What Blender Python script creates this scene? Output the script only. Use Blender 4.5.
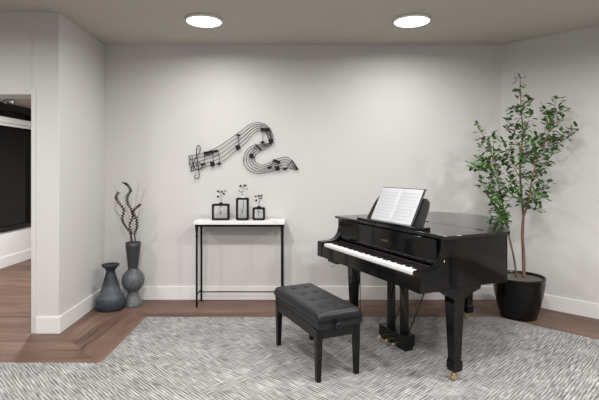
import bpy, bmesh, math, random
from mathutils import Vector, Matrix
S = bpy.context.scene
for o in list(bpy.data.objects): bpy.data.objects.remove(o)
PI = math.pi
# ------------------------------------------------------------ camera, world, exposure
cam = bpy.data.cameras.new('camera'); cam.sensor_width = 36; cam.lens = 448/599*36; cam.shift_y = -30/599
co = bpy.data.objects.new('camera', cam); S.collection.objects.link(co)
co.location = (0, 0, 1.384); co.rotation_euler = (PI/2, 0, 0); S.camera = co
cam.clip_start = .05
w = bpy.data.worlds.new('world'); S.world = w; w.use_nodes = True
w.node_tree.nodes['Background'].inputs[0].default_value = (.5, .55, .6, 1)
w.node_tree.nodes['Background'].inputs[1].default_value = .05
S.view_settings.view_transform = 'Standard'; S.view_settings.look = 'None'
S.view_settings.gamma = 1; S.view_settings.use_curve_mapping = False
S.view_settings.exposure = 0.0
LIGHT_W = 14.5; BACK_W = 36.5; HALL_W = 78; SPREAD = math.radians(170)
LIGHT_COL = (1, .985, .97)
CEIL = 2.725
# ------------------------------------------------------------ materials
def mat(name, col, rough=.5, metal=0, **k):
    m = bpy.data.materials.new(name); m.use_nodes = True
    b = m.node_tree.nodes['Principled BSDF']
    b.inputs['Base Color'].default_value = (*col, 1); b.inputs['Roughness'].default_value = rough
    b.inputs['Metallic'].default_value = metal
    for a, v in k.items(): b.inputs[a.replace('_', ' ')].default_value = v
    return m
def nd(m, t, **k):
    n = m.node_tree.nodes.new(t)
    for a, v in k.items(): setattr(n, a, v)
    return n
def ln(m, a, b): m.node_tree.links.new(a, b)
def mathn(m, op, a, b=None, c=None):
    n = nd(m, 'ShaderNodeMath', operation=op)
    for i, v in enumerate((a, b, c)):
        if v is None: continue
        if isinstance(v, (int, float)): n.inputs[i].default_value = v
        else: ln(m, v, n.inputs[i])
    return n.outputs[0]
def ramp(m, fac, stops):
    r = nd(m, 'ShaderNodeValToRGB'); e = r.color_ramp.elements
    while len(e) < len(stops): e.new(.5)
    for x, (p, c) in zip(e, stops): x.position = p; x.color = (*c, 1)
    ln(m, fac, r.inputs[0]); return r.outputs[0]
def noise(m, vec, scale, detail=4, rough=.5):
    n = nd(m, 'ShaderNodeTexNoise'); n.inputs['Scale'].default_value = scale
    n.inputs['Detail'].default_value = detail; n.inputs['Roughness'].default_value = rough
    if vec is not None: ln(m, vec, n.inputs['Vector'])
    return n.outputs['Fac']
def mapping(m, vec, rot=(0, 0, 0), scale=(1, 1, 1), loc=(0, 0, 0)):
    n = nd(m, 'ShaderNodeMapping'); ln(m, vec, n.inputs[0])
    n.inputs['Rotation'].default_value = rot; n.inputs['Scale'].default_value = scale
    n.inputs['Location'].default_value = loc; return n.outputs[0]
def bsdf(m): return m.node_tree.nodes['Principled BSDF']
def bump(m, h, strength=.2, dist=.002):
    n = nd(m, 'ShaderNodeBump'); n.inputs['Strength'].default_value = strength
    n.inputs['Distance'].default_value = dist; ln(m, h, n.inputs['Height']); ln(m, n.outputs[0], bsdf(m).inputs['Normal'])
def objco(m): return nd(m, 'ShaderNodeTexCoord').outputs['Object']

def paint(name, col):
    m = mat(name, col, .85); v = objco(m); bump(m, noise(m, v, 220, 2), .08, .001); return m
M = {}
M['wall'] = paint('wall_paint', (.62, .608, .595))
M['ceiling'] = paint('ceiling_paint', (.51, .475, .425))
M['trim'] = mat('trim_paint', (.78, .77, .76), .45)
def wood_floor(name, rot):
    m = mat(name, (.2, .12, .09), .5, Specular_IOR_Level=.3)
    v = mapping(m, objco(m), (0, 0, rot))
    br = nd(m, 'ShaderNodeTexBrick'); ln(m, v, br.inputs['Vector'])
    br.inputs['Scale'].default_value = 1; br.inputs['Brick Width'].default_value = 1.22; br.inputs['Row Height'].default_value = .15
    br.inputs['Mortar Size'].default_value = .0012; br.inputs['Color1'].default_value = (0, 0, 0, 1); br.inputs['Color2'].default_value = (1, 1, 1, 1)
    br.inputs['Mortar'].default_value = (.3, .3, .3, 1); br.offset = .37
    g = noise(m, mapping(m, v, (0, 0, 0), (1.3, 22, 1)), 1.6, 6, .62)
    g2 = noise(m, mapping(m, v, (0, 0, 0), (.8, 5, 1), (3, 7, 0)), 2.2, 3)
    sep = nd(m, 'ShaderNodeSeparateColor'); ln(m, br.outputs['Color'], sep.inputs[0])
    f = mathn(m, 'ADD', mathn(m, 'MULTIPLY', g, .62), mathn(m, 'ADD', mathn(m, 'MULTIPLY', g2, .35), mathn(m, 'MULTIPLY', sep.outputs[0], .16)))
    c = ramp(m, f, [(.30, (.028, .014, .010)), (.44, (.082, .046, .032)), (.58, (.145, .087, .062)), (.78, (.21, .138, .105))])
    mx = nd(m, 'ShaderNodeMix', data_type='RGBA'); ln(m, mathn(m, 'MULTIPLY', br.outputs['Fac'], .55), mx.inputs[0])
    ln(m, c, mx.inputs[6]); mx.inputs[7].default_value = (.05, .03, .022, 1)
    ln(m, mx.outputs[2], bsdf(m).inputs['Base Color']); bump(m, g, .12, .001)
    return m
M['wood_x'] = wood_floor('wood_planks_across', 0)
M['wood_y'] = wood_floor('wood_planks_along', PI/2)
M['wood_d'] = wood_floor('wood_planks_diagonal', PI/4)
def carpet_mat():
    m = mat('woven_carpet', (.4, .38, .36), .95, Specular_IOR_Level=.1); v = objco(m)
    warp = nd(m, 'ShaderNodeVectorMath', operation='ADD'); ln(m, v, warp.inputs[0])
    q = mapping(m, v, (0, 0, PI/4))
    qs = nd(m, 'ShaderNodeSeparateXYZ'); ln(m, q, qs.inputs[0]); wob = mathn(m, 'MULTIPLY', noise(m, q, 4, 2), 10)
    def rib(ax, sc, loc):       # woven ribs along one diagonal, broken up by streaks
        wv = mathn(m, 'SINE', mathn(m, 'ADD', mathn(m, 'MULTIPLY', qs.outputs[ax], 2*PI*52), wob))
        gate = noise(m, mapping(m, q, scale=tuple(c*.12 if c > 50 else c*.9 for c in sc), loc=loc), 1, 2)
        st = noise(m, mapping(m, q, scale=sc, loc=loc), 1, 1.5, .6)
        return mathn(m, 'ADD', st, mathn(m, 'MULTIPLY', wv, mathn(m, 'MULTIPLY', gate, .16)))
    a = rib(0, (130, 8, 1), (0, 0, 0)); b = rib(1, (8, 130, 1), (5, 9, 0))
    sx = nd(m, 'ShaderNodeSeparateXYZ'); ln(m, v, sx.inputs[0]); fine = mathn(m, 'ADD', a, b)
    ch = nd(m, 'ShaderNodeTexChecker'); ln(m, q, ch.inputs['Vector']); ch.inputs['Scale'].default_value = 1.3
    t = mathn(m, 'ADD', mathn(m, 'MULTIPLY', sx.outputs[0], -.9), mathn(m, 'MULTIPLY', mathn(m, 'SUBTRACT', noise(m, v, 2.6, 2), .5), 5.0))
    t = mathn(m, 'ADD', t, mathn(m, 'SUBTRACT', mathn(m, 'MULTIPLY', ch.outputs['Fac'], 1.0), .3))
    mx = nd(m, 'ShaderNodeMix'); ln(m, mathn(m, 'ADD', t, .5), mx.inputs[0]); ln(m, a, mx.inputs[2]); ln(m, b, mx.inputs[3]); mx.clamp_factor = True
    f = mathn(m, 'ADD', mathn(m, 'ADD', mathn(m, 'MULTIPLY', mathn(m, 'SUBTRACT', mx.outputs[0], .5), 1.1), mathn(m, 'MULTIPLY', mathn(m, 'SUBTRACT', fine, 1.0), .55)), mathn(m, 'ADD', .5, mathn(m, 'MULTIPLY', mathn(m, 'SUBTRACT', noise(m, v, 3.3, 3), .5), .35)))
    c = ramp(m, f, [(.14, (.09, .087, .084)), (.38, (.195, .19, .185)), (.58, (.28, .273, .267)), (.84, (.47, .46, .45))])
    ln(m, c, bsdf(m).inputs['Base Color']); bump(m, f, .5, .004); return m
M['carpet'] = carpet_mat()
M['lacquer'] = mat('black_lacquer', (.005, .005, .005), .07, Specular_IOR_Level=.32)
M['lid'] = mat('black_lid_lacquer', (.006, .006, .006), .09)
M['satin'] = mat('satin_black', (.008, .008, .008), .35, Specular_IOR_Level=.35)
M['iron'] = mat('black_iron', (.006, .006, .007), .5, Specular_IOR_Level=.25)
M['ivory'] = mat('white_key', (.85, .84, .82), .25)
M['ebony'] = mat('black_key', (.01, .01, .01), .3)
M['felt'] = mat('dark_felt', (.02, .008, .008), .9)
M['brass'] = mat('brass', (.88, .68, .38), .25, 1)
M['chrome'] = mat('chrome', (.7, .7, .7), .2, 1)
def leather():
    m = mat('black_leather', (.014, .015, .018), .36); bump(m, noise(m, objco(m), 160, 3), .15, .001); return m
M['leather'] = leather(); bsdf(M['leather']).inputs['Specular IOR Level'].default_value = .3
M['rod'] = mat('dark_brown_rod', (.05, .02, .014), .35)
def glaze(name, stops, zmax, rough=.55):
    m = mat(name, (.1, .12, .14), rough); v = objco(m)
    s = nd(m, 'ShaderNodeSeparateXYZ'); ln(m, v, s.inputs[0])
    n = noise(m, mapping(m, v, scale=(6, 6, 40)), 1, 4)
    z = mathn(m, 'ADD', mathn(m, 'DIVIDE', s.outputs[2], zmax), mathn(m, 'MULTIPLY', mathn(m, 'SUBTRACT', n, .5), .10))
    c = ramp(m, z, stops)
    sp = noise(m, v, 45, 4); mx = nd(m, 'ShaderNodeMix', data_type='RGBA', blend_type='MULTIPLY'); mx.inputs[0].default_value = .7
    ln(m, c, mx.inputs[6]); ln(m, ramp(m, sp, [(.3, (.6, .6, .6)), (.7, (1.35, 1.35, 1.35))]), mx.inputs[7])
    ln(m, mx.outputs[2], bsdf(m).inputs['Base Color']); bump(m, n, .4, .004); return m
M['glaze_short'] = glaze('banded_blue_glaze', [(0, (.025, .034, .046)), (.25, (.035, .046, .06)), (.32, (.095, .105, .115)), (.50, (.085, .095, .105)), (.58, (.028, .037, .052)), (1, (.014, .02, .03))], .447)
M['glaze_tall'] = glaze('grey_glaze', [(0, (.14, .15, .16)), (.55, (.08, .091, .10)), (.62, (.035, .04, .045)), (1, (.03, .034, .039))], .647, .4)
M['twig'] = mat('dark_twig', (.025, .014, .012), .7)
M['pale_twig'] = mat('pale_brown_twig', (.22, .15, .12), .8)
def marble():
    m = mat('white_marble', (.8, .8, .79), .25); v = objco(m)
    c = ramp(m, noise(m, v, 7, 6, .65), [(.3, (.55, .55, .56)), (.45, (.8, .8, .79)), (1, (.86, .86, .85))])
    ln(m, c, bsdf(m).inputs['Base Color']); return m
M['marble'] = marble()
M['glass'] = mat('clear_glass', (.93, .95, .95), .05, Transmission_Weight=1.0, IOR=1.05)
M['window_glass'] = mat('dark_window_glass', (.015, .015, .015), .03, Transmission_Weight=.5, Specular_IOR_Level=.3)
M['sprig'] = mat('dark_green_sprig', (.03, .04, .03), .6)
M['paper'] = mat('sheet_paper', (.56, .565, .59), .8, Specular_IOR_Level=.2)
M['ink'] = mat('printed_ink', (.27, .28, .31), .7)
M['cover'] = mat('dark_cover', (.03, .03, .035), .5)
M['dark'] = mat('dark_panel', (.012, .011, .011), .3)
def bark():
    m = mat('brown_bark', (.2, .12, .07), .8); n = noise(m, mapping(m, objco(m), scale=(30, 30, 6)), 1.5, 4)
    ln(m, ramp(m, n, [(.3, (.10, .055, .03)), (.7, (.26, .16, .095))]), bsdf(m).inputs['Base Color']); return m
M['bark'] = bark()
def leafm(name, c1, c2):
    m = mat(name, c1, .45); n = noise(m, objco(m), 14, 2)
    ln(m, ramp(m, n, [(.38, c1), (.62, c2)]), bsdf(m).inputs['Base Color']); return m
M['leaf'] = leafm('green_leaf', (.014, .055, .012), (.085, .22, .038))
M['soil'] = mat('potting_soil', (.13, .11, .095), .95); bump(M['soil'], noise(M['soil'], objco(M['soil']), 45, 4), 1, .02)
M['pot'] = mat('black_gloss_pot', (.006, .006, .006), .2, Specular_IOR_Level=.3)
def emit(name, col, s):
    m = mat(name, col, .5); b = bsdf(m); b.inputs['Emission Color'].default_value = (*col, 1); b.inputs['Emission Strength'].default_value = s; return m
M['lamp'] = emit('lit_diffuser', (1, .97, .94), 4)
# ------------------------------------------------------------ builders
def link(name, me, m, parent=None, smooth=False, bevel=0, seg=2):
    if smooth or bevel == .004:
        for p in me.polygons: p.use_smooth = True
    if bevel == .004: me.set_sharp_from_angle(angle=.6)
    if m: me.materials.append(M[m] if isinstance(m, str) else m)
    o = bpy.data.objects.new(name, me); S.collection.objects.link(o)
    if parent: o.parent = parent
    if bevel:
        b = o.modifiers.new('bevel', 'BEVEL'); b.width = bevel; b.segments = seg; b.limit_method = 'ANGLE'; b.angle_limit = .6
        b.harden_normals = False
    return o
def obj(name, bm, m, parent=None, smooth=False, bevel=0, seg=2):
    bmesh.ops.recalc_face_normals(bm, faces=bm.faces)
    me = bpy.data.meshes.new(name); bm.to_mesh(me); bm.free()
    return link(name, me, m, parent, smooth, bevel, seg)
def nb(): return bmesh.new()
def box(bm, x0, x1, y0, y1, z0, z1):
    v = [bm.verts.new((x, y, z)) for z in (z0, z1) for y in (y0, y1) for x in (x0, x1)]
    for f in ((0, 1, 3, 2), (4, 5, 7, 6), (0, 1, 5, 4), (2, 3, 7, 6), (0, 2, 6, 4), (1, 3, 7, 5)): bm.faces.new([v[i] for i in f])
    return bm
def prism(bm, pts, f0, f1):
    "pts: 2D outline; f0/f1 map (a,b) to 3D for the two ends"
    a = [bm.verts.new(f0(*p)) for p in pts]; b = [bm.verts.new(f1(*p)) for p in pts]
    n = len(pts); bm.faces.new(a); bm.faces.new(b[::-1])
    for i in range(n): bm.faces.new((a[i], a[(i+1) % n], b[(i+1) % n], b[i]))
    return bm
def plan(bm, pts, z0, z1): return prism(bm, pts, lambda x, y: (x, y, z0), lambda x, y: (x, y, z1))
def frustum(bm, cx, cy, z0, z1, a0, b0, a1, b1, cx1=None, cy1=None):
    cx1 = cx if cx1 is None else cx1; cy1 = cy if cy1 is None else cy1
    v = [bm.verts.new((cx+sx*a0, cy+sy*b0, z0)) for sx, sy in ((-1, -1), (1, -1), (1, 1), (-1, 1))]
    t = [bm.verts.new((cx1+sx*a1, cy1+sy*b1, z1)) for sx, sy in ((-1, -1), (1, -1), (1, 1), (-1, 1))]
    bm.faces.new(v[::-1]); bm.faces.new(t)
    for i in range(4): bm.faces.new((v[i], v[(i+1) % 4], t[(i+1) % 4], t[i]))
    return bm
def lathe(bm, prof, n=32, cx=0, cy=0, cap0=True, cap1=True, axis='z', c3=(0, 0, 0)):
    rings = []
    for r, z in prof:
        ring = []
        for i in range(n):
            t = 2*PI*i/n; p = (cx+r*math.cos(t), cy+r*math.sin(t), z)
            if axis == 'x': p = (c3[0]+z, c3[1]+r*math.cos(t), c3[2]+r*math.sin(t))
            if axis == 'y': p = (c3[0]+r*math.cos(t), c3[1]+z, c3[2]+r*math.sin(t))
            ring.append(bm.verts.new(p))
        rings.append(ring)
    for a, b in zip(rings, rings[1:]):
        for i in range(n): bm.faces.new((a[i], a[(i+1) % n], b[(i+1) % n], b[i]))
    if cap0: bm.faces.new(rings[0][::-1])
    if cap1: bm.faces.new(rings[-1])
    return bm
def smoothpts(pts, k=5):
    pts = [Vector(p) for p in pts]
    if len(pts) < 3: return pts
    out = []; P = [2*pts[0]-pts[1]]+pts+[2*pts[-1]-pts[-2]]
    for i in range(1, len(P)-2):
        a, b, c, d = P[i-1:i+3]
        for j in range(k):
            t = j/k; out.append(.5*((2*b)+(c-a)*t+(2*a-5*b+4*c-d)*t*t+(3*b-a-3*c+d)*t**3))
    out.append(pts[-1]); return out
def tube(bm, pts, r0, r1=None, n=6, k=5):
    r1 = r0 if r1 is None else r1; P = smoothpts(pts, k); rings = []
    up = Vector((.3, .2, 1)).normalized()
    for i, p in enumerate(P):
        d = (P[min(i+1, len(P)-1)]-P[max(i-1, 0)]).normalized()
        s = d.cross(up)
        if s.length < .2: s = d.cross(Vector((1, 0, 0)))
        s.normalize(); t = s.cross(d); r = r0+(r1-r0)*i/(len(P)-1)
        rings.append([bm.verts.new(p+r*(math.cos(2*PI*j/n)*s+math.sin(2*PI*j/n)*t)) for j in range(n)])
    for a, b in zip(rings, rings[1:]):
        for j in range(n): bm.faces.new((a[j], a[(j+1) % n], b[(j+1) % n], b[j]))
    bm.faces.new(rings[0][::-1]); bm.faces.new(rings[-1]); return bm
def thing(name, label, cat, loc=(0, 0, 0), rz=0, group=None):
    o = bpy.data.objects.new(name, None); S.collection.objects.link(o); o.empty_display_size = .1
    o.location = loc; o.rotation_euler = (0, 0, rz); return tag(o, label, cat, group)
def tag(o, label, cat, group=None):
    o['label'] = label; o['category'] = cat
    if group: o['group'] = group
    return o
def struct(name, bm, m, bevel=0):
    o = obj(name, bm, m, bevel=bevel); o['kind'] = 'structure'; return o
# ------------------------------------------------------------ room shell
ZB = 4.79; XL = -2.085; XF = -2.04; YF = 3.80; XR = 2.15
XE = 5.2; YB = -4.0; XW = -4.2; YH = 9.0     # right end, rear, hall far wall, hall end
yr = ZB-(XE-XR)
floor_poly = [(-6.5, YB), (XE, YB), (XE, yr), (XR, ZB), (-6.5, ZB)]
# wood floor in mitred fields around the carpet
struct('floor', plan(nb(), [(-6.5, YB), (XE, YB), (XE, 2.6), (1.87, 4.2), (XR+.2, 4.55), (XR+.2, ZB+.2), (XL, ZB+.2), (XL, 4.84), (-1.44, 4.2), (-1.42, 3.205), (XF, 3.80), (XL-.02, YH), (-6.5, YH)], -.05, 0), 'wood_x')
struct('floor_side', plan(nb(), [(XF, 3.80), (-1.42, 3.205), (-1.44, 4.2), (XL, 4.84)], -.05, 0), 'wood_y')
struct('floor_right', plan(nb(), [(1.87, 4.2), (XE, 2.6-1.73), (XE+.2, yr-.2), (XR+.2, ZB-.2)], -.049, .0006), 'wood_d')
struct('ceiling', plan(nb(), [(-6.5, YB), (XE, YB), (XE, yr), (XR+.15, ZB+.15), (-6.5, ZB+.15)], CEIL, CEIL+.1), 'ceiling')
struct('wall_back', box(nb(), XL-.1, XR+.15, ZB, ZB+.15, 0, CEIL), 'wall')
struct('wall_right', plan(nb(), [(XR, ZB), (XE, yr), (XE+.1, yr+.1), (XR+.1, ZB+.1)], 0, CEIL), 'wall')
struct('wall_east', box(nb(), XE, XE+.1, YB, yr, 0, CEIL), 'wall')
struct('wall_rear', box(nb(), -6.5, XE, YB-.1, YB, 0, CEIL), 'wall')
struct('wall_left', plan(nb(), [(-2.27, YF), (XF, YF), (XL, ZB), (XL, YH), (-2.27, YH)], 0, CEIL), 'wall', .004)
struct('wall_header', box(nb(), -3.7, -2.27, YF, YF+.23, 2.025, CEIL), 'wall')
struct('wall_front_left', box(nb(), -6.5, -3.7, YF, YF+.23, 0, CEIL), 'wall')
struct('wall_west', box(nb(), -6.6, -6.5, YB, YF, 0, CEIL), 'wall')
# opening trim
bm = nb(); box(bm, -2.272, -2.232, YF-.006, YF, 0, 2.065); box(bm, -3.7, -2.272, YF-.006, YF, 2.025, 2.065)
struct('trim_1', bm, 'wall')
# hall beyond
struct('ceiling_hall', box(nb(), XW-.1, -2.3, YF+.23, YH, 2.34, 2.44), 'ceiling')
struct('wall_hall_end', box(nb(), XW-.1, -2.3, YH, YH+.1, 0, 2.34), 'wall')
struct('wall_hall_sill', box(nb(), XW-.1, XW, YF+.23, YH, 0, .505), 'trim')
struct('baseboard_hall', box(nb(), XW, XW+.015, YF+.23, YH, 0, .15), 'trim', .003)
win = thing('window_1', '', ''); del win['label']; del win['category']; win['kind'] = 'structure'; win.location = (XW, 6.2, .505)
fr = nb(); Y0, Y1 = YF+.25-6.2, YH-6.2
box(fr, -.08, .02, Y0, Y1, 0, .06); box(fr, -.08, .02, Y0, Y1, 1.72, 1.835)
for y in (Y0, -1.0, .82, Y1-.06): box(fr, -.08, .02, y, y+.06, .06, 1.72)
obj('window_frame', fr, 'dark', win)
obj('window_pane', box(nb(), -.045, -.037, Y0, Y1, .06, 1.72), 'window_glass', win)
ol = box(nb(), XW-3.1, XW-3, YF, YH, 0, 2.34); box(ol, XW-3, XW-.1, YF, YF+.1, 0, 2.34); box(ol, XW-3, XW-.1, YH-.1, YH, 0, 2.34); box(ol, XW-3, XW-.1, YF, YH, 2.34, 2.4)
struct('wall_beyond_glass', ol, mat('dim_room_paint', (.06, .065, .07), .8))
sh = thing('window_reflection', 'white band standing in for a light reflection in the dark hall window', 'reflection', (XW+.04, 6.3, 2.05))  # solid white strips in place of the light band reflected in the glass
obj('reflection_band', box(nb(), -.015, .05, -1.7, .78, .0, .08), 'trim', sh, bevel=.01)
obj('reflection_edge', box(nb(), .0, .006, -1.66, .74, -.04, .005), 'trim', sh)
# baseboards
BH = .142
struct('baseboard_back', box(nb(), XL, XR+.01, ZB-.015, ZB, 0, BH), 'trim', .003)
d = .015/math.sqrt(2)
struct('baseboard_right', plan(nb(), [(XR, ZB), (XR-d, ZB-d), (XE-d, yr-d), (XE, yr)], 0, BH), 'trim', .003)
bm = plan(nb(), [(-2.232, YF-.015), (XF+.015, YF-.015), (XL+.015, ZB-.015), (XL, ZB-.015), (XF, YF), (-2.232, YF)], 0, BH)
struct('baseboard_left', bm, 'trim', .003)
# carpet
cp = plan(nb(), [(-6.4, -3.9), (5.0, -3.9), (5.0, 1.07), (1.87, 4.2), (-1.44, 4.2), (-1.42, 3.205), (-6.4, 3.205)], .0008, .006)
tag(obj('carpet', cp, 'carpet'), 'large grey hatched woven carpet set into the brown plank floor', 'carpet')
CZ = .006
# ------------------------------------------------------------ ceiling lights
def ceiling_light(x, y, z, power, label, group=None):
    t = thing('ceiling_light', label, 'ceiling light', (x, y, z), 0, group)
    obj('rim', lathe(nb(), [(.165, 0), (.168, -.012), (.160, -.024), (.152, -.024), (.152, -.004)], 40, cap0=True, cap1=True), 'trim', t, True)
    obj('diffuser', lathe(nb(), [(.151, -.005), (.151, -.022), (.13, -.028), (.05, -.031)], 40), 'lamp', t, True)
    l = bpy.data.lights.new('lamp_light', 'AREA'); l.shape = 'DISK'; l.size = .29; l.energy = power; l.spread = SPREAD; l.color = LIGHT_COL
    lo = bpy.data.objects.new('lamp_light', l); S.collection.objects.link(lo); lo.parent = t; lo.location = (0, 0, -.034)
    return t
ceiling_light(-.85, 3.99, CEIL, LIGHT_W, 'round flush ceiling light above the console table, left of the two')
ceiling_light(1.0, 3.99, CEIL, LIGHT_W, 'round flush ceiling light above the grand piano, right of the two')
for x, y in ((-2.8, 2.2), (-.85, 2.2), (1.0, 2.2), (2.8, 2.2), (-2.8, .3), (-.85, .3), (1.0, .3), (2.8, .3), (-.85, -1.8), (1.0, -1.8)):
    ceiling_light(x, y, CEIL, BACK_W*(1.35 if x > 2 else 1), 'round flush ceiling light on the ceiling out of frame nearer the viewer', 'ceiling lights nearer the viewer')
ceiling_light(-2.9, 5.6, 2.34, HALL_W, 'unseen round ceiling light added to light the side hall')  # lamp added out of sight behind the left wall to brighten the hall
# spotlight in the hall
t = thing('track_spotlight', 'small silver spotlight on the dim hall ceiling beyond the opening', 'spotlight', (-3.75, 5.75, 2.34))
obj('track', box(nb(), -.35, .3, -.015, .015, -.02, 0), 'dark', t)
obj('stem', lathe(nb(), [(.008, -.05), (.008, -.02)], 8, .02, 0), 'chrome', t)
obj('lamp_head', lathe(nb(), [(.02, -.06), (.03, -.04), (.035, .02), (.03, .06)], 16, axis='x', c3=(.02, 0, -.075)), 'chrome', t, True)
# ------------------------------------------------------------ grand piano
TH = .437; PR = TH-PI/2
P = thing('grand_piano', 'glossy black baby grand piano with closed lid and open music desk', 'piano', (.194, 3.947, CZ), PR)
W = 1.305; A = -.08; HB = .61; HT = .936
def curve2(pts, k=8): return [(p.x, p.y) for p in smoothpts([(a, b, 0) for a, b in pts], k)]
tail = curve2([(W, .745), (W-.004, .762), (1.245, .825), (1.12, .945), (.99, 1.065), (.85, 1.2), (.70, 1.325), (.54, 1.40), (.32, 1.425), (.10, 1.36), (-.03, 1.27), (A, 1.14)])
case = [(W, .225)]+tail+[(A, .225)]
obj('case', plan(nb(), case, HB, HT), 'lacquer', P, bevel=.004)
def off(pts, d):
    c = Vector((.61, .7)); out = []
    for x, y in pts:
        v = Vector((x, y))-c; out.append(tuple(c+v*(1+d/max(v.length, .01))))
    return out
lt = off(tail, .02)
main = [(W+.018, .642), (W+.018, .755)]+lt[1:-1]+[(A-.018, 1.14), (A-.018, .642)]
obj('main_lid', plan(nb(), main, HT, HT+.022), 'lid', P, bevel=.004)
obj('front_lid', box(nb(), A-.018, W+.018, .19, .638, HT, HT+.022), 'lid', P, bevel=.004)
for k in range(3):
    obj('lid_hinge', lathe(nb(), [(.004, -.03), (.004, .03)], 8, axis='x', c3=(.05+k*.56, .640, HT+.022)), 'lid', P, True)
# key bed, slips
obj('key_bed', box(nb(), A+.005, W-.005, .02, .3, HB, HB+.06), 'satin', P, bevel=.003)
obj('key_slip', box(nb(), -.005, 1.23, .004, .022, HB, .708), 'lacquer', P, bevel=.003)
# arms: side profile with the scroll, extruded across
prof = [(0, HB), (0, .735)]+curve2([(0, .735), (.01, .742), (.06, .745), (.115, .748), (.165, .765), (.20, .81), (.212, .86), (.215, HT)], 5)[1:]+[(.3, HT), (.3, HB)]
for u0, u1 in ((A, -.006), (1.231, W)):
    obj('arm', prism(nb(), prof, lambda v, h: (u0, v, h), lambda v, h: (u1, v, h)), 'lacquer', P, bevel=.003)
# side corbels with the leg blocks (profile along v)
corb = [(.10, HB+.01), (.108, HB)]+curve2([(.108, HB), (.16, .604), (.21, .586), (.245, .562), (.276, .54)], 4)[1:]+[(.366, .54)]+curve2([(.366, .54), (.40, .553), (.44, .570), (.509, .590)], 4)[1:]+[(.509, HB+.01)]
for u0, u1 in ((A, -.005), (W-.075, W)):
    obj('leg_bracket', prism(nb(), corb, lambda v, h: (u0, v, h), lambda v, h: (u1, v, h)), 'lacquer', P, bevel=.002)
# fallboard
fb = []
for (x, y) in [(.0, .752), (1.205, .752), (1.222, .765), (1.229, .79), (1.229, .925), (0-.004, .925), (-.004, .765)]: fb.append((x, y))
f = obj('fallboard', prism(nb(), fb, lambda u, h: (u, .192, h), lambda u, h: (u, .212, h)), 'lacquer', P, bevel=.004)
# gold maker's mark: unreadable little letters
bm = nb(); random.seed(2)
for i in range(8):
    x = .625+i*.0105
    box(bm, x, x+.0018, .1905, .1925, .834, .846)
    if i % 2: box(bm, x, x+.007, .1905, .1925, .834, .8357)
    else: box(bm, x, x+.007, .1905, .1925, .8440, .846)
    if i % 3 == 0: box(bm, x+.0052, x+.007, .1905, .1925, .834, .846)
obj('gold_lettering', bm, 'brass', f)
obj('felt_strip', box(nb(), 0, 1.225, .18, .19, .70, .742), 'felt', P)
kw = 1.225/52
for i in range(52):
    obj('white_key', box(nb(), i*kw+.0005, (i+1)*kw-.0005, .026, .178, .70, .728), 'ivory', P, bevel=.0012, seg=1)
pat = [1, 0, 1, 1, 0, 1, 1]     # after A, B, C, D, E, F, G : A#, -, C#, D#, -, F#, G#
for i in range(51):
    if pat[i % 7]:
        c = (i+1)*kw
        obj('black_key', frustum(nb(), c, .1275, .726, .741, .0065, .0495, .0045, .046), 'ebony', P)
obj('key_block', box(nb(), -.006, 0, .024, .19, .67, .742), 'lacquer', P)
obj('key_block', box(nb(), 1.225, 1.231, .024, .19, .67, .742), 'lacquer', P)
# control box under the key bed at the bass end, with hook
cb = obj('control_box', box(nb(), .06, .21, .03, .16, HB-.028, HB), 'satin', P, bevel=.003)
obj('hook', tube(nb(), [(.17, .04, HB-.028), (.17, .035, HB-.05), (.17, .01, HB-.052), (.17, .0, HB-.04)], .0025), 'chrome', cb, True)
# legs
def leg(cu, cv, top):
    g = obj('leg', frustum(nb(), cu, cv, .135, top, .030, .030, .045, .045), 'lacquer', P, bevel=.003)
    bm = nb(); frustum(bm, cu, cv, .06, .075, .029, .029, .036, .036); box(bm, cu-.036, cu+.036, cv-.036, cv+.036, .075, .125); frustum(bm, cu, cv, .125, .138, .036, .036, .030, .030)
    obj('leg_foot', bm, 'lacquer', g, bevel=.002)
    c = nb(); lathe(c, [(.022, .055), (.022, .062)], 16, cu, cv); lathe(c, [(.010, .036), (.012, .056)], 12, cu, cv)
    box(c, cu-.014, cu-.010, cv-.02, cv+.012, .012, .04); box(c, cu+.010, cu+.014, cv-.02, cv+.012, .012, .04); box(c, cu-.014, cu+.014, cv-.012, cv+.012, .034, .04)
    obj('caster', c, 'brass', g)
    obj('caster_wheel', lathe(nb(), [(.013, -.009), (.0175, -.007), (.0175, .007), (.013, .009)], 20, axis='x', c3=(cu, cv-.006, .0178)), 'brass', g, True)
leg(W-.0455, .321, .545); leg(.012, .325, HB+.01); leg(.396, 1.32, HB+.01)
# pedal lyre
ly = obj('pedal_box', box(nb(), .435, .758, .302, .41, .028, .118), 'lacquer', P, bevel=.004)
for u in (.525, .69):
    obj('lyre_post', box(nb(), u-.024, u+.024, .335, .385, .118, HB+.01), 'lacquer', ly, bevel=.003)
for u in (.515, .60, .685):
    bm = nb(); prism(bm, curve2([(.31, .052), (.26, .050), (.25, .042), (.238, .036)], 4)+curve2([(.236, .030), (.25, .035), (.26, .042), (.31, .045)], 4), lambda v, h: (u-.013, v, h), lambda v, h: (u+.013, v, h))
    obj('pedal', bm, 'brass', ly, bevel=.003)
for u in (.50, .70):
    obj('brace_rod', tube(nb(), [(u, .39, .10), (u+.06, .60, HB+.01)], .005), 'rod', ly, True)
obj('brace_rod', tube(nb(), [(.75, .37, .115), (.955, .10, HB+.01)], .005), 'rod', ly, True)
obj('box_foot', box(nb(), .45, .756, .32, .39, 0, .03), 'satin', ly)
# cables hanging from the key bed by the bass leg
for a, b in ((.0, 0), (.03, .02)):
    obj('cable', tube(nb(), [(.15+a, .30, HB+.005), (.16+a, .31, .56), (.13+b, .32, .50), (.085+b/2, .34, .43), (.06+b/3, .36, .30), (.055, .37, .12), (.05+b, .38, .004)], .0028), 'satin', P, True)
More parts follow.
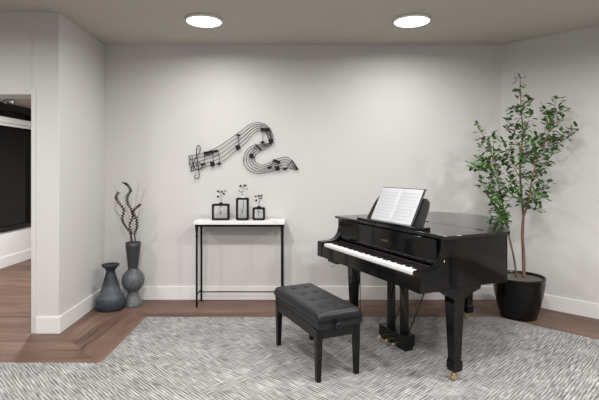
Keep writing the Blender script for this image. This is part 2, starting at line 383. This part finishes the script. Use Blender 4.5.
# music desk
def pl(u, h, back=0): return (u, .262+.49*(h-.985)+back, h)
h0 = HT+.022
dk = [(.31, h0), (.335, 1.10), (.35, 1.135), (.375, 1.17), (.94, 1.17), (.985, 1.145), (1.0, 1.10), (1.012, h0)]
md = obj('music_desk', prism(nb(), dk, lambda u, h: pl(u, h, .006), lambda u, h: pl(u, h, .02)), 'satin', P, bevel=.003)
obj('desk_ledge', box(nb(), .25, 1.055, .205, .30, h0, h0+.02), 'lacquer', md, bevel=.004)
obj('desk_prop', prism(nb(), [(.30, h0), (.35, 1.10), (.36, 1.10), (.46, h0+.01), (.46, h0)], lambda v, h: (.60, v, h), lambda v, h: (.62, v, h)), 'satin', md)
# sheet music book (a thing of its own)
c, s = math.cos(PR), math.sin(PR)
def pw(u, v, h): return Vector((.194+c*u-s*v, 3.947+s*u+c*v, h+CZ))
bk = thing('sheet_music_book', 'open white sheet music book standing on the piano music desk', 'book', pw(.655, .25, h0+.021), PR)
def bl(u, t, lift): # local of the book: u across, t along page height (0..1)
    h = h0+.0215+t*.252; q = .262+.49*(h-CZ-.985)
    return (u, q-.25-.001-lift, h-h0-.021)
for sgn, nm in ((-1, .262), (1, .240)):
    bm = nb(); N = 12; g = []
    for i in range(N+1):
        x = nm*i/N; lift = .002+.015*math.sin(PI*min(1, (i/N)*1.0))**.8*(1-.5*i/N)
        g.append([bm.verts.new(bl(sgn*x, tt, lift)) for tt in (0, 1)]+[bm.verts.new(bl(sgn*x, tt, 0)) for tt in (1, 0)])
    for a, b in zip(g, g[1:]):
        for k in range(4): bm.faces.new((a[k], a[(k+1) % 4], b[(k+1) % 4], b[k]))
    bm.faces.new(g[0]); bm.faces.new(g[-1][::-1])
    pg = obj('page', bm, 'paper', bk)
    bm = nb()
    for r in range(9):
        for q in range(3):
            t0 = .10+r*.094+q*.011
            prev = None
            for i in range(1, N):
                x = nm*i/N; lift = .0028+.015*math.sin(PI*min(1, i/N))**.8*(1-.5*i/N)
                cur = [bm.verts.new(bl(sgn*x, t0, lift)), bm.verts.new(bl(sgn*x, t0+.0025, lift))]
                if prev: bm.faces.new((prev[0], cur[0], cur[1], prev[1]))
                prev = cur
    obj('printed_staves', bm, 'ink', pg)
bm = nb(); prism(bm, [(-.268, -.01), (.262, -.01), (.262, 1.02), (-.268, 1.02)], lambda u, t: bl(u, max(t, 0), -.0005), lambda u, t: bl(u, max(t, 0), -.004))
obj('cover', bm, 'cover', bk)
# ------------------------------------------------------------ piano bench
B = thing('piano_bench', 'black tufted leather piano bench with tapered legs in front of the piano', 'bench', (.110, 3.282, CZ), PR)
bm = nb(); L, D = .382, .168; z0, z1 = .392, .455; nx, ny = 64, 32
btn = [(-.255+.17*i, -.055+.11*j) for i in range(4) for j in range(2)]
grid = []
for i in range(nx+1):
    row = []
    for j in range(ny+1):
        x = -L+2*L*i/nx; y = -D+2*D*j/ny
        ex = min(L-abs(x), .03)/.03; ey = min(D-abs(y), .03)/.03
        z = z1-.022*((1-ex)**2.2+(1-ey)**2.2)
        for bx, by in btn: 
            r2 = ((x-bx)**2+(y-by)**2); z -= .009*math.exp(-r2/.0005)+.002*math.exp(-r2/.002)
        row.append(bm.verts.new((x, y, max(z, z0+.01))))
    grid.append(row)
for i in range(nx):
    for j in range(ny): bm.faces.new((grid[i][j], grid[i+1][j], grid[i+1][j+1], grid[i][j+1]))
edge = [grid[i][0] for i in range(nx+1)]+[grid[nx][j] for j in range(1, ny+1)]+[grid[i][ny] for i in range(nx-1, -1, -1)]+[grid[0][j] for j in range(ny-1, 0, -1)]
low = [bm.verts.new((v.co.x, v.co.y, z0)) for v in edge]; n = len(edge)
for i in range(n): bm.faces.new((edge[i], edge[(i+1) % n], low[(i+1) % n], low[i]))
bm.faces.new(low[::-1])
cu = obj('cushion', bm, 'leather', B, True)
for bx, by in btn:
    obj('button', lathe(nb(), [(.011, z1-.016), (.010, z1-.0085), (.004, z1-.007)], 14, bx, by), 'leather', cu, True)
obj('seat_box', box(nb(), -L+.008, L-.008, -D+.008, D-.008, .345, .392), 'leather', B, bevel=.004)
LX, LY = .335, .143
ap = nb(); box(ap, -LX-.012, LX+.012, -LY-.018, -LY+.002, .278, .345); box(ap, -LX-.012, LX+.012, LY-.002, LY+.018, .278, .345)
box(ap, -LX-.018, -LX+.002, -LY, LY, .278, .345); box(ap, LX-.002, LX+.018, -LY, LY, .278, .345)
obj('apron', ap, 'satin', B)
for sx in (-1, 1):
    for sy in (-1, 1):
        obj('leg', frustum(nb(), sx*(LX+.002), sy*(LY+.002), 0, .345, .0155, .0155, .023, .023, sx*LX, sy*LY), 'lacquer', B, bevel=.002)
obj('height_knob', lathe(nb(), [(.008, 0), (.008, .018), (.021, .02), (.024, .026), (.024, .036), (.018, .04)], 20, axis='x', c3=(L-.008, -.03, .366)), 'satin', B, True)
# ------------------------------------------------------------ console table
T = thing('console_table', 'narrow black iron console table with white marble top against the wall', 'table', (-.607, 4.64, 0))
obj('tabletop', box(nb(), -.458, .458, -.145, .12, .835, .870), 'marble', T, bevel=.003)
fr = nb(); box(fr, -.445, .445, -.13, -.108, .812, .835); box(fr, -.445, .445, .088, .11, .812, .835); box(fr, -.445, -.423, -.13, .11, .812, .835); box(fr, .423, .445, -.13, .11, .812, .835)
obj('table_frame', fr, 'iron', T)
for sx in (-1, 1):
    for y in (-.118, .095):
        lg = lathe(nb(), [(.010, 0), (.0105, .70), (.012, .705), (.013, .72), (.0105, .735), (.0135, .775), (.017, .795), (.017, .812)], 14, sx*.43, y)
        obj('leg', lg, 'iron', T, True)
st = nb()
for sx in (-1, 1): tube(st, [(sx*.43, -.118, .125), (sx*.43, .095, .125)], .007, k=1)
tube(st, [(-.43, -.01, .125), (.43, -.01, .125)], .007, k=1)
obj('stretcher', st, 'iron', T)
# bud vases on the table
def twigleaf(bm, p, d, size, rnd, up=Vector((0, 0, 1))):
    d = d.normalized(); s = d.cross(up); s = s.normalized() if s.length > .05 else Vector((1, 0, 0))
    s = (s+rnd.uniform(-.6, .6)*up).normalized(); nrm = s.cross(d)
    P_ = [p, p+d*size*.3+s*size*.30, p+d*size*.68+s*size*.26, p+d*size+nrm*-.12*size, p+d*size*.68-s*size*.26, p+d*size*.3-s*size*.30]
    P_ = [q+nrm*rnd.uniform(-.03, .03)*size for q in P_]; m = p+d*size*.5-nrm*.10*size
    vs = [bm.verts.new(q) for q in P_]; c_ = bm.verts.new(m)
    for i in range(6): bm.faces.new((vs[i], vs[(i+1) % 6], c_))
def bud_vase(x, w_, h_, sprig_top, label, seed, fill):
    t = thing('bud_vase', label, 'vase', (x, 4.60, .870), 0); th = .021; dd = .025
    def rr(hw, z0, z1, r): 
        pts = []
        for cx_, cz_, a0 in ((hw-r, z0+r, -90), (hw-r, z1-r, 0), (-hw+r, z1-r, 90), (-hw+r, z0+r, 180)):
            for k in range(5): a = math.radians(a0+k*22.5); pts.append((cx_+r*math.cos(a), cz_+r*math.sin(a)))
        return pts
    o_, i_ = rr(w_/2, 0, h_, .016), rr(w_/2-th, th, h_-th, .010); bm = nb(); R = []
    for pts, y in ((o_, -dd), (i_, -dd), (i_, dd), (o_, dd)): R.append([bm.verts.new((a, y, b)) for a, b in pts])
    n = len(o_)
    for a, b in zip(R, R[1:]+R[:1]):
        for k in range(n): bm.faces.new((a[k], a[(k+1) % n], b[(k+1) % n], b[k]))
    obj('frame', bm, 'iron', t)
    bm = prism(nb(), rr(w_/2-th-.0005, th+.0005, h_-th-.0005, .0095), lambda a, b: (a, -.018, b), lambda a, b: (a, .018, b))
    obj('glass_body', bm, 'glass', t)
    obj('neck', lathe(nb(), [(.022, h_-.002), (.020, h_+.010), (.017, h_+.012)], 16), 'iron' if fill else 'trim', t, True)
    rnd = random.Random(seed); bm = nb(); L_ = sprig_top-h_
    tube(bm, [(0, 0, h_*.3), (.01*rnd.choice((-1, 1)), 0, h_*.7), (0, 0, h_+.01), (.006, 0, h_+L_*.5), (0, 0, sprig_top-.015)], .0026, .0018)
    ends = []
    for k in range(4):
        z = h_+.015+L_*(.2+.2*k); sg = 1 if k % 2 else -1
        e = (sg*(.02+.012*rnd.random()), rnd.uniform(-.01, .01), min(z+.02, sprig_top-.01)); tube(bm, [(0.003, 0, z-.01), e], .0015, .001, k=2); ends.append(Vector(e))
    for e in ends+[Vector((0, 0, sprig_top-.015))]:
        for _ in range(3): twigleaf(bm, e, Vector((rnd.uniform(-1, 1), rnd.uniform(-.6, .6), rnd.uniform(-.2, .9))), .034, rnd)
    for _ in range(5): twigleaf(bm, Vector((rnd.uniform(-.006, .006), 0, h_*rnd.uniform(.35, .8))), Vector((rnd.uniform(-1, 1), rnd.uniform(-.3, .3), rnd.uniform(-.2, .9))), .018, rnd)
    obj('sprig', bm, 'sprig', t)
bud_vase(-.807, .178, .168, .30, 'wide square black-framed bud vase with a sprig, leftmost on the console table', 3, True)
bud_vase(-.585, .130, .230, .355, 'tallest black-framed bud vase with a sprig, middle of the console table', 5, False)
bud_vase(-.417, .127, .132, .25, 'smallest black-framed bud vase with a sprig, right on the console table', 8, True)
# ------------------------------------------------------------ floor vases
v1 = thing('floor_vase', 'short dark blue banded conical vase with flared rim in the corner', 'vase', (-1.885, 4.47, 0))
prof = [(.120, 0), (.132, .012), (.140, .05), (.137, .10), (.126, .128), (.106, .137)]
for k in range(15):
    z = .140+k*.0155; r = .104-.058*(k/14); prof += [(r, z), (r-.003, z+.012)]
prof += [(.043, .376), (.045, .39), (.062, .412), (.082, .43), (.084, .446), (.078, .447), (.055, .42), (.036, .39), (.034, .3)]
obj('vase_body', lathe(nb(), prof, 40), 'glaze_short', v1, True)
v2 = thing('floor_vase', 'tall grey vase with trumpet neck and round belly holding dark curly branches', 'vase', (-1.702, 4.585, 0))
prof = [(.084, 0), (.087, .008), (.082, .03), (.062, .10), (.050, .128), (.052, .138)]
for k in range(1, 16):
    a = -PI/2+.48+(PI-.95)*k/16; prof.append((.112*math.cos(a), .258+.118*math.sin(a)))
prof += [(.050, .372), (.050, .385), (.055, .43), (.064, .52), (.074, .60), (.078, .645), (.070, .647), (.055, .50), (.04, .40)]
obj('vase_body', lathe(nb(), prof, 40), 'glaze_tall', v2, True)
def px(x, y, Z): return Vector(((x-299.5)/448*Z, Z, 1.384-(y-170)/448*Z))
def twigs(name, lines, Z0, label, m, r, beads, seed=1):
    rnd = random.Random(seed)
    t = thing(name, label, 'branch', (-1.702, 4.585, .40))
    for ln_ in lines:
        dz = [rnd.uniform(-.05, .05) for _ in ln_]
        base = Vector((rnd.uniform(-.015, .015), rnd.uniform(-.015, .015), .04))
        mid = Vector((rnd.uniform(-.03, .03), rnd.uniform(-.02, .02), .235))
        pts = [base, mid]+[px(110+a/5.72, 175+b/5.72, Z0+q)-Vector(t.location) for (a, b), q in zip(ln_, dz)]
        bm = nb(); tube(bm, pts, r, r*.6, k=6)
        if beads:
            sp = smoothpts(pts, 6)
            for i, p in enumerate(sp[12:]):
                sd = 1 if i % 2 else -1
                q = p+Vector((sd*.010, rnd.uniform(-.006, .006), .004))
                bmesh.ops.create_icosphere(bm, subdivisions=1, radius=.009, matrix=Matrix.Translation(q))
        obj('twig', bm, m, t, True)
twigs('curly_branch_bunch', [[(118, 335), (85, 290), (70, 250), (80, 200), (50, 160), (35, 130), (48, 100)],
       [(122, 340), (112, 290), (130, 240), (122, 200), (100, 160), (100, 120), (118, 90), (100, 60), (78, 45)],
       [(140, 340), (155, 300), (150, 250), (130, 215), (150, 190), (175, 170)]], 4.58,
      'dark curly budded branches standing in the tall grey vase', 'twig', .0068, True)
twigs('thin_stick_bunch', [[(95, 250), (60, 180), (25, 60)], [(110, 260), (90, 180), (85, 130)], [(140, 240), (150, 130), (165, 40)], [(155, 260), (180, 150), (205, 75)], [(150, 280), (170, 220), (190, 190)], [(90, 280), (55, 230), (20, 200)]], 4.56,
      'thin pale brown sticks fanning up behind the dark curly branches', 'pale_twig', .0024, False, 4)
# ------------------------------------------------------------ music staff wall art
ZA = ZB-.018
art = thing('wall_art', 'black metal flowing music staff with notes and treble clef on the wall', 'wall art', px(243, 150, ZA))
art.location.y = ZA; AO = Vector(art.location)
def ap_(x, y, dz=0): v = px(x, y, ZA)-AO; v.y = dz; return v
out = [(188.2, 156.2), (203.9, 153), (218, 146.9), (231, 138.2), (243, 129.5), (251, 124), (259, 122.6), (266, 125), (271, 131), (273, 141), (266.5, 143.5), (256, 145), (248, 148.5), (244, 156), (244, 164), (250, 171), (258, 173.4), (269, 171.8), (277.6, 169), (287, 167.6), (297.5, 170)]
inn = [(190.9, 171.4), (205, 166.9), (221.2, 162.1), (234.3, 152.3), (245.1, 143.6), (254, 133.5), (261, 129.5), (265, 130.8), (267, 135), (269, 141), (271.5, 145), (266, 148.5), (259.5, 151.5), (255, 156), (255, 161), (258.5, 164), (263, 165), (269.5, 162.7), (277.7, 158.8), (288, 157.6), (298, 169)]
for k in range(5):
    t_ = k/4; pts = [ap_(a[0]*(1-t_)+b[0]*t_, a[1]*(1-t_)+b[1]*t_, 0) for a, b in zip(out, inn)]
    obj('staff_wire', tube(nb(), pts, .0031, k=6, n=5), 'iron', art, True)
def plate(bm, pts, y0=-.012, y1=-.006):
    prism(bm, pts, lambda a, b: tuple(ap_(a, b, y0)), lambda a, b: tuple(ap_(a, b, y1)))
def head(bm, x, y, kind):
    if kind: plate(bm, [(x-2.6, y-1.8), (x+1.7, y-2.4), (x+2.7, y+1.8), (x-1.6, y+2.6)])
    else: plate(bm, [(x-3.0, y+.3), (x+.0, y-1.5), (x+3.0, y-.3), (x-.0, y+1.6)])
def note(beam, heads):
    bm = nb()
    if beam: plate(bm, beam)
    for x, y, k, sx, sy in heads:
        head(bm, x, y, k); tube(bm, [ap_(x+.9, y, -.009), ap_(sx, sy, -.009)], .0026, k=1)
    obj('note', bm, 'iron', art)
note([(203.5, 152), (218, 149.6), (219, 152), (204, 155)], [(203.4, 164.3, 0, 204.5, 153), (212.6, 164, 1, 213, 152), (219, 163.7, 0, 218.6, 151)])
note([(235.5, 135.2), (238, 134), (241.5, 134.8), (239, 136.2)], [(238, 147.3, 1, 238.4, 135)])
note([(260.5, 128), (270, 128.2), (270.3, 131.2), (261, 131.3)], [(262.5, 142.4, 0, 261.5, 130), (270.9, 141.2, 1, 269.6, 130)])
note([(254.6, 144), (256, 144), (262, 149.6), (260.6, 150.4)], [(251.6, 155.8, 1, 255.3, 145)])
note([(273.2, 158.8), (280.3, 161.2), (280, 164), (273, 161.4)], [(269.6, 167.4, 0, 273.6, 160), (277.3, 168.2, 1, 279.4, 162)])
note(None, [(285, 168.8, 0, 292, 160.2)])
obj('end_wire', tube(nb(), [ap_(291.6, 159.8), ap_(298.4, 169.8)], .005, k=1), 'iron', art)
obj('end_wire', tube(nb(), [ap_(188.2, 156), ap_(190.2, 159.5), ap_(189, 163), ap_(191.6, 167), ap_(190.6, 171.6)], .004, k=4), 'iron', art)
obj('end_wire', tube(nb(), [ap_(191.8, 155.4), ap_(193.4, 170.8)], .003, k=1), 'iron', art)
clef = [(195.8, 174.5), (194.6, 176.6), (196.4, 178.6), (199, 177.2), (199.3, 173), (197.9, 163), (196.7, 153), (196.9, 147.5), (199, 145.2), (200.4, 148), (199.4, 153), (195.6, 158.5), (193.6, 163.5), (195.2, 168.6), (199.2, 169.8), (202, 167), (200.4, 163), (197.2, 163.2), (196.4, 166.2)]
obj('treble_clef', tube(nb(), [ap_(a, b, -.008) for a, b in clef], .0042, k=6), 'iron', art, True)
for a, b in ((190, 163.6), (238.6, 143), (271, 131), (244, 160), (294, 163)):
    obj('wall_pin', lathe(nb(), [(.004, 0), (.004, .018)], 8, axis='y', c3=tuple(ap_(a, b, 0))), 'iron', art)
# ------------------------------------------------------------ potted tree
PC = Vector((2.068, 4.232, 0)); 
pot = thing('plant_pot', 'glossy black tapered plant pot on the floor by the angled wall', 'pot', PC)
prof = [(.150, 0), (.158, .006), (.185, .10), (.212, .22), (.228, .33), (.229, .365), (.232, .368), (.233, .380), (.230, .386), (.222, .386), (.218, .37), (.20, .30), (.0001, .30)]
obj('pot_body', lathe(nb(), prof, 48, cap1=False), 'pot', pot, True)
sb = nb(); lathe(sb, [(.2165, .345), (.2165, .362), (.13, .366), (.05, .370), (.001, .37)], 40)
obj('soil', sb, 'soil', pot, True)
tr = thing('potted_tree', 'tall slender green leafy tree with twin brown stems in black pot', 'tree', PC+Vector((0, 0, .366)))
TO = Vector(tr.location)
rnd = random.Random(11)
def tp(x, y, dz=0):
    p = px(x, y, 4.22+dz); over = p.x+p.y-6.80
    if over > 0: p = px(x, y, 4.22+dz-over*.65)
    return p-TO
tb = nb()
paths = [ # (points px, dz), r0, r1
 ([(524, 279, 0), (523.5, 255, 0), (522.5, 235, 0), (523.5, 215, .0)], .016, .013),
 ([(523.5, 215, 0), (521, 190, .02), (520, 160, .03), (523, 135, .02), (521, 108, .0), (520, 77, -.02)], .011, .003),
 ([(523.5, 217, 0), (529, 200, -.05), (532, 180, -.08), (537, 160, -.1), (545, 140, -.1), (552, 122, -.12), (556, 99, -.14)], .009, .0025),
 ([(517, 280, 0), (514, 258, -.02), (508, 232, -.04), (505, 215, -.05), (501, 195, -.06), (497, 175, -.06), (490, 150, -.08), (477, 124, -.1)], .010, .0025),
]
for pts, a, b in paths: tube(tb, [tp(*p) for p in pts], a, b, n=8)
subs = [ # twig start -> end (pixel frame at the tree's own distance), depth offset at the end
 (503, 205, 487, 168, -.25), (487, 168, 472, 165, -.3), (502, 200, 480, 182, .1), (499, 185, 482, 140, .18), (521, 190, 500, 160, .25), (521, 180, 503, 142, -.2),
 (521, 165, 541, 135, .22), (522, 150, 508, 128, .2), (522, 140, 531, 112, -.15), (521, 115, 513, 108, .05), (521, 110, 530, 100, .06), (533, 180, 548, 165, .25), (534, 172, 556, 150, -.3),
 (540, 155, 576, 129, -.2), (545, 142, 566, 132, .1), (550, 128, 543, 108, .1), (553, 115, 562, 108, .05), (530, 195, 550, 182, .2), (530, 200, 545, 196, -.25), (528, 205, 540, 208, .1),
 (521, 200, 508, 190, -.2), (504, 215, 492, 200, -.2), (505, 222, 495, 222, -.28), (506, 225, 500, 210, .2), (502, 198, 512, 178, -.25), (523, 205, 536, 190, .3), (497, 170, 510, 150, -.2),
 (495, 165, 480, 158, .2), (521, 130, 508, 120, -.1), (538, 158, 530, 138, -.25), (545, 140, 560, 140, .3), (550, 130, 560, 120, .2), (494, 160, 493, 135, .1), (505, 215, 498, 228, -.15), (536, 165, 523, 150, .25), (506, 228, 490, 190, -.3)]
twl = [[Vector(tp(*p)) for p in pts] for pts, _, _ in paths[1:]]
for x0, y0, x1, y1, dz in subs:
    a = tp(x0, y0, -.03); b = tp(x1, y1, dz); m_ = (a+b)/2+Vector((0, 0, -.02))
    tube(tb, [a, m_, b], .0042, .0015, n=5); twl.append([a, m_, b])
obj('trunk', tb, 'bark', tr, True)
lb = nb(); 
def spray(path, dens, z_from=-9, tipw=False):
    sp = smoothpts(path, 6)
    for a, b in zip(sp, sp[1:]):
        L_ = (b-a).length; k = dens*L_; k = int(k)+(rnd.random() < k-int(k))
        for _ in range(k):
            p = a.lerp(b, rnd.random())
            if p.z < z_from: continue
            d_ = Vector((rnd.uniform(-1, 1), rnd.uniform(-1, 1), rnd.uniform(-.35, .9))).normalized()
            st_ = p+d_*rnd.uniform(.006, .045); 
            twigleaf(lb, st_, (d_+Vector((0, 0, rnd.uniform(-.3, .3)))).normalized(), rnd.uniform(.042, .066), rnd)
for i, pth in enumerate(twl):
    if i < 3: spray(pth, 60, 2.0-1.384+.25 if i != 2 else .62)
    else: spray(pth[0:3], 98)
    e = pth[-1]
    for _ in range(5): twigleaf(lb, e, Vector((rnd.uniform(-1, 1), rnd.uniform(-1, 1), rnd.uniform(-.2, 1))), rnd.uniform(.03, .048), rnd)
for _ in range(20):     # small shoots hanging at the left, over the lid's end
    p = tp(rnd.uniform(488, 503), rnd.uniform(194, 222), rnd.uniform(-.62, -.5))
    twigleaf(lb, p, Vector((rnd.uniform(-1, 1), rnd.uniform(-1, 1), rnd.uniform(-.4, .8))), rnd.uniform(.03, .045), rnd)
obj('foliage', lb, 'leaf', tr)
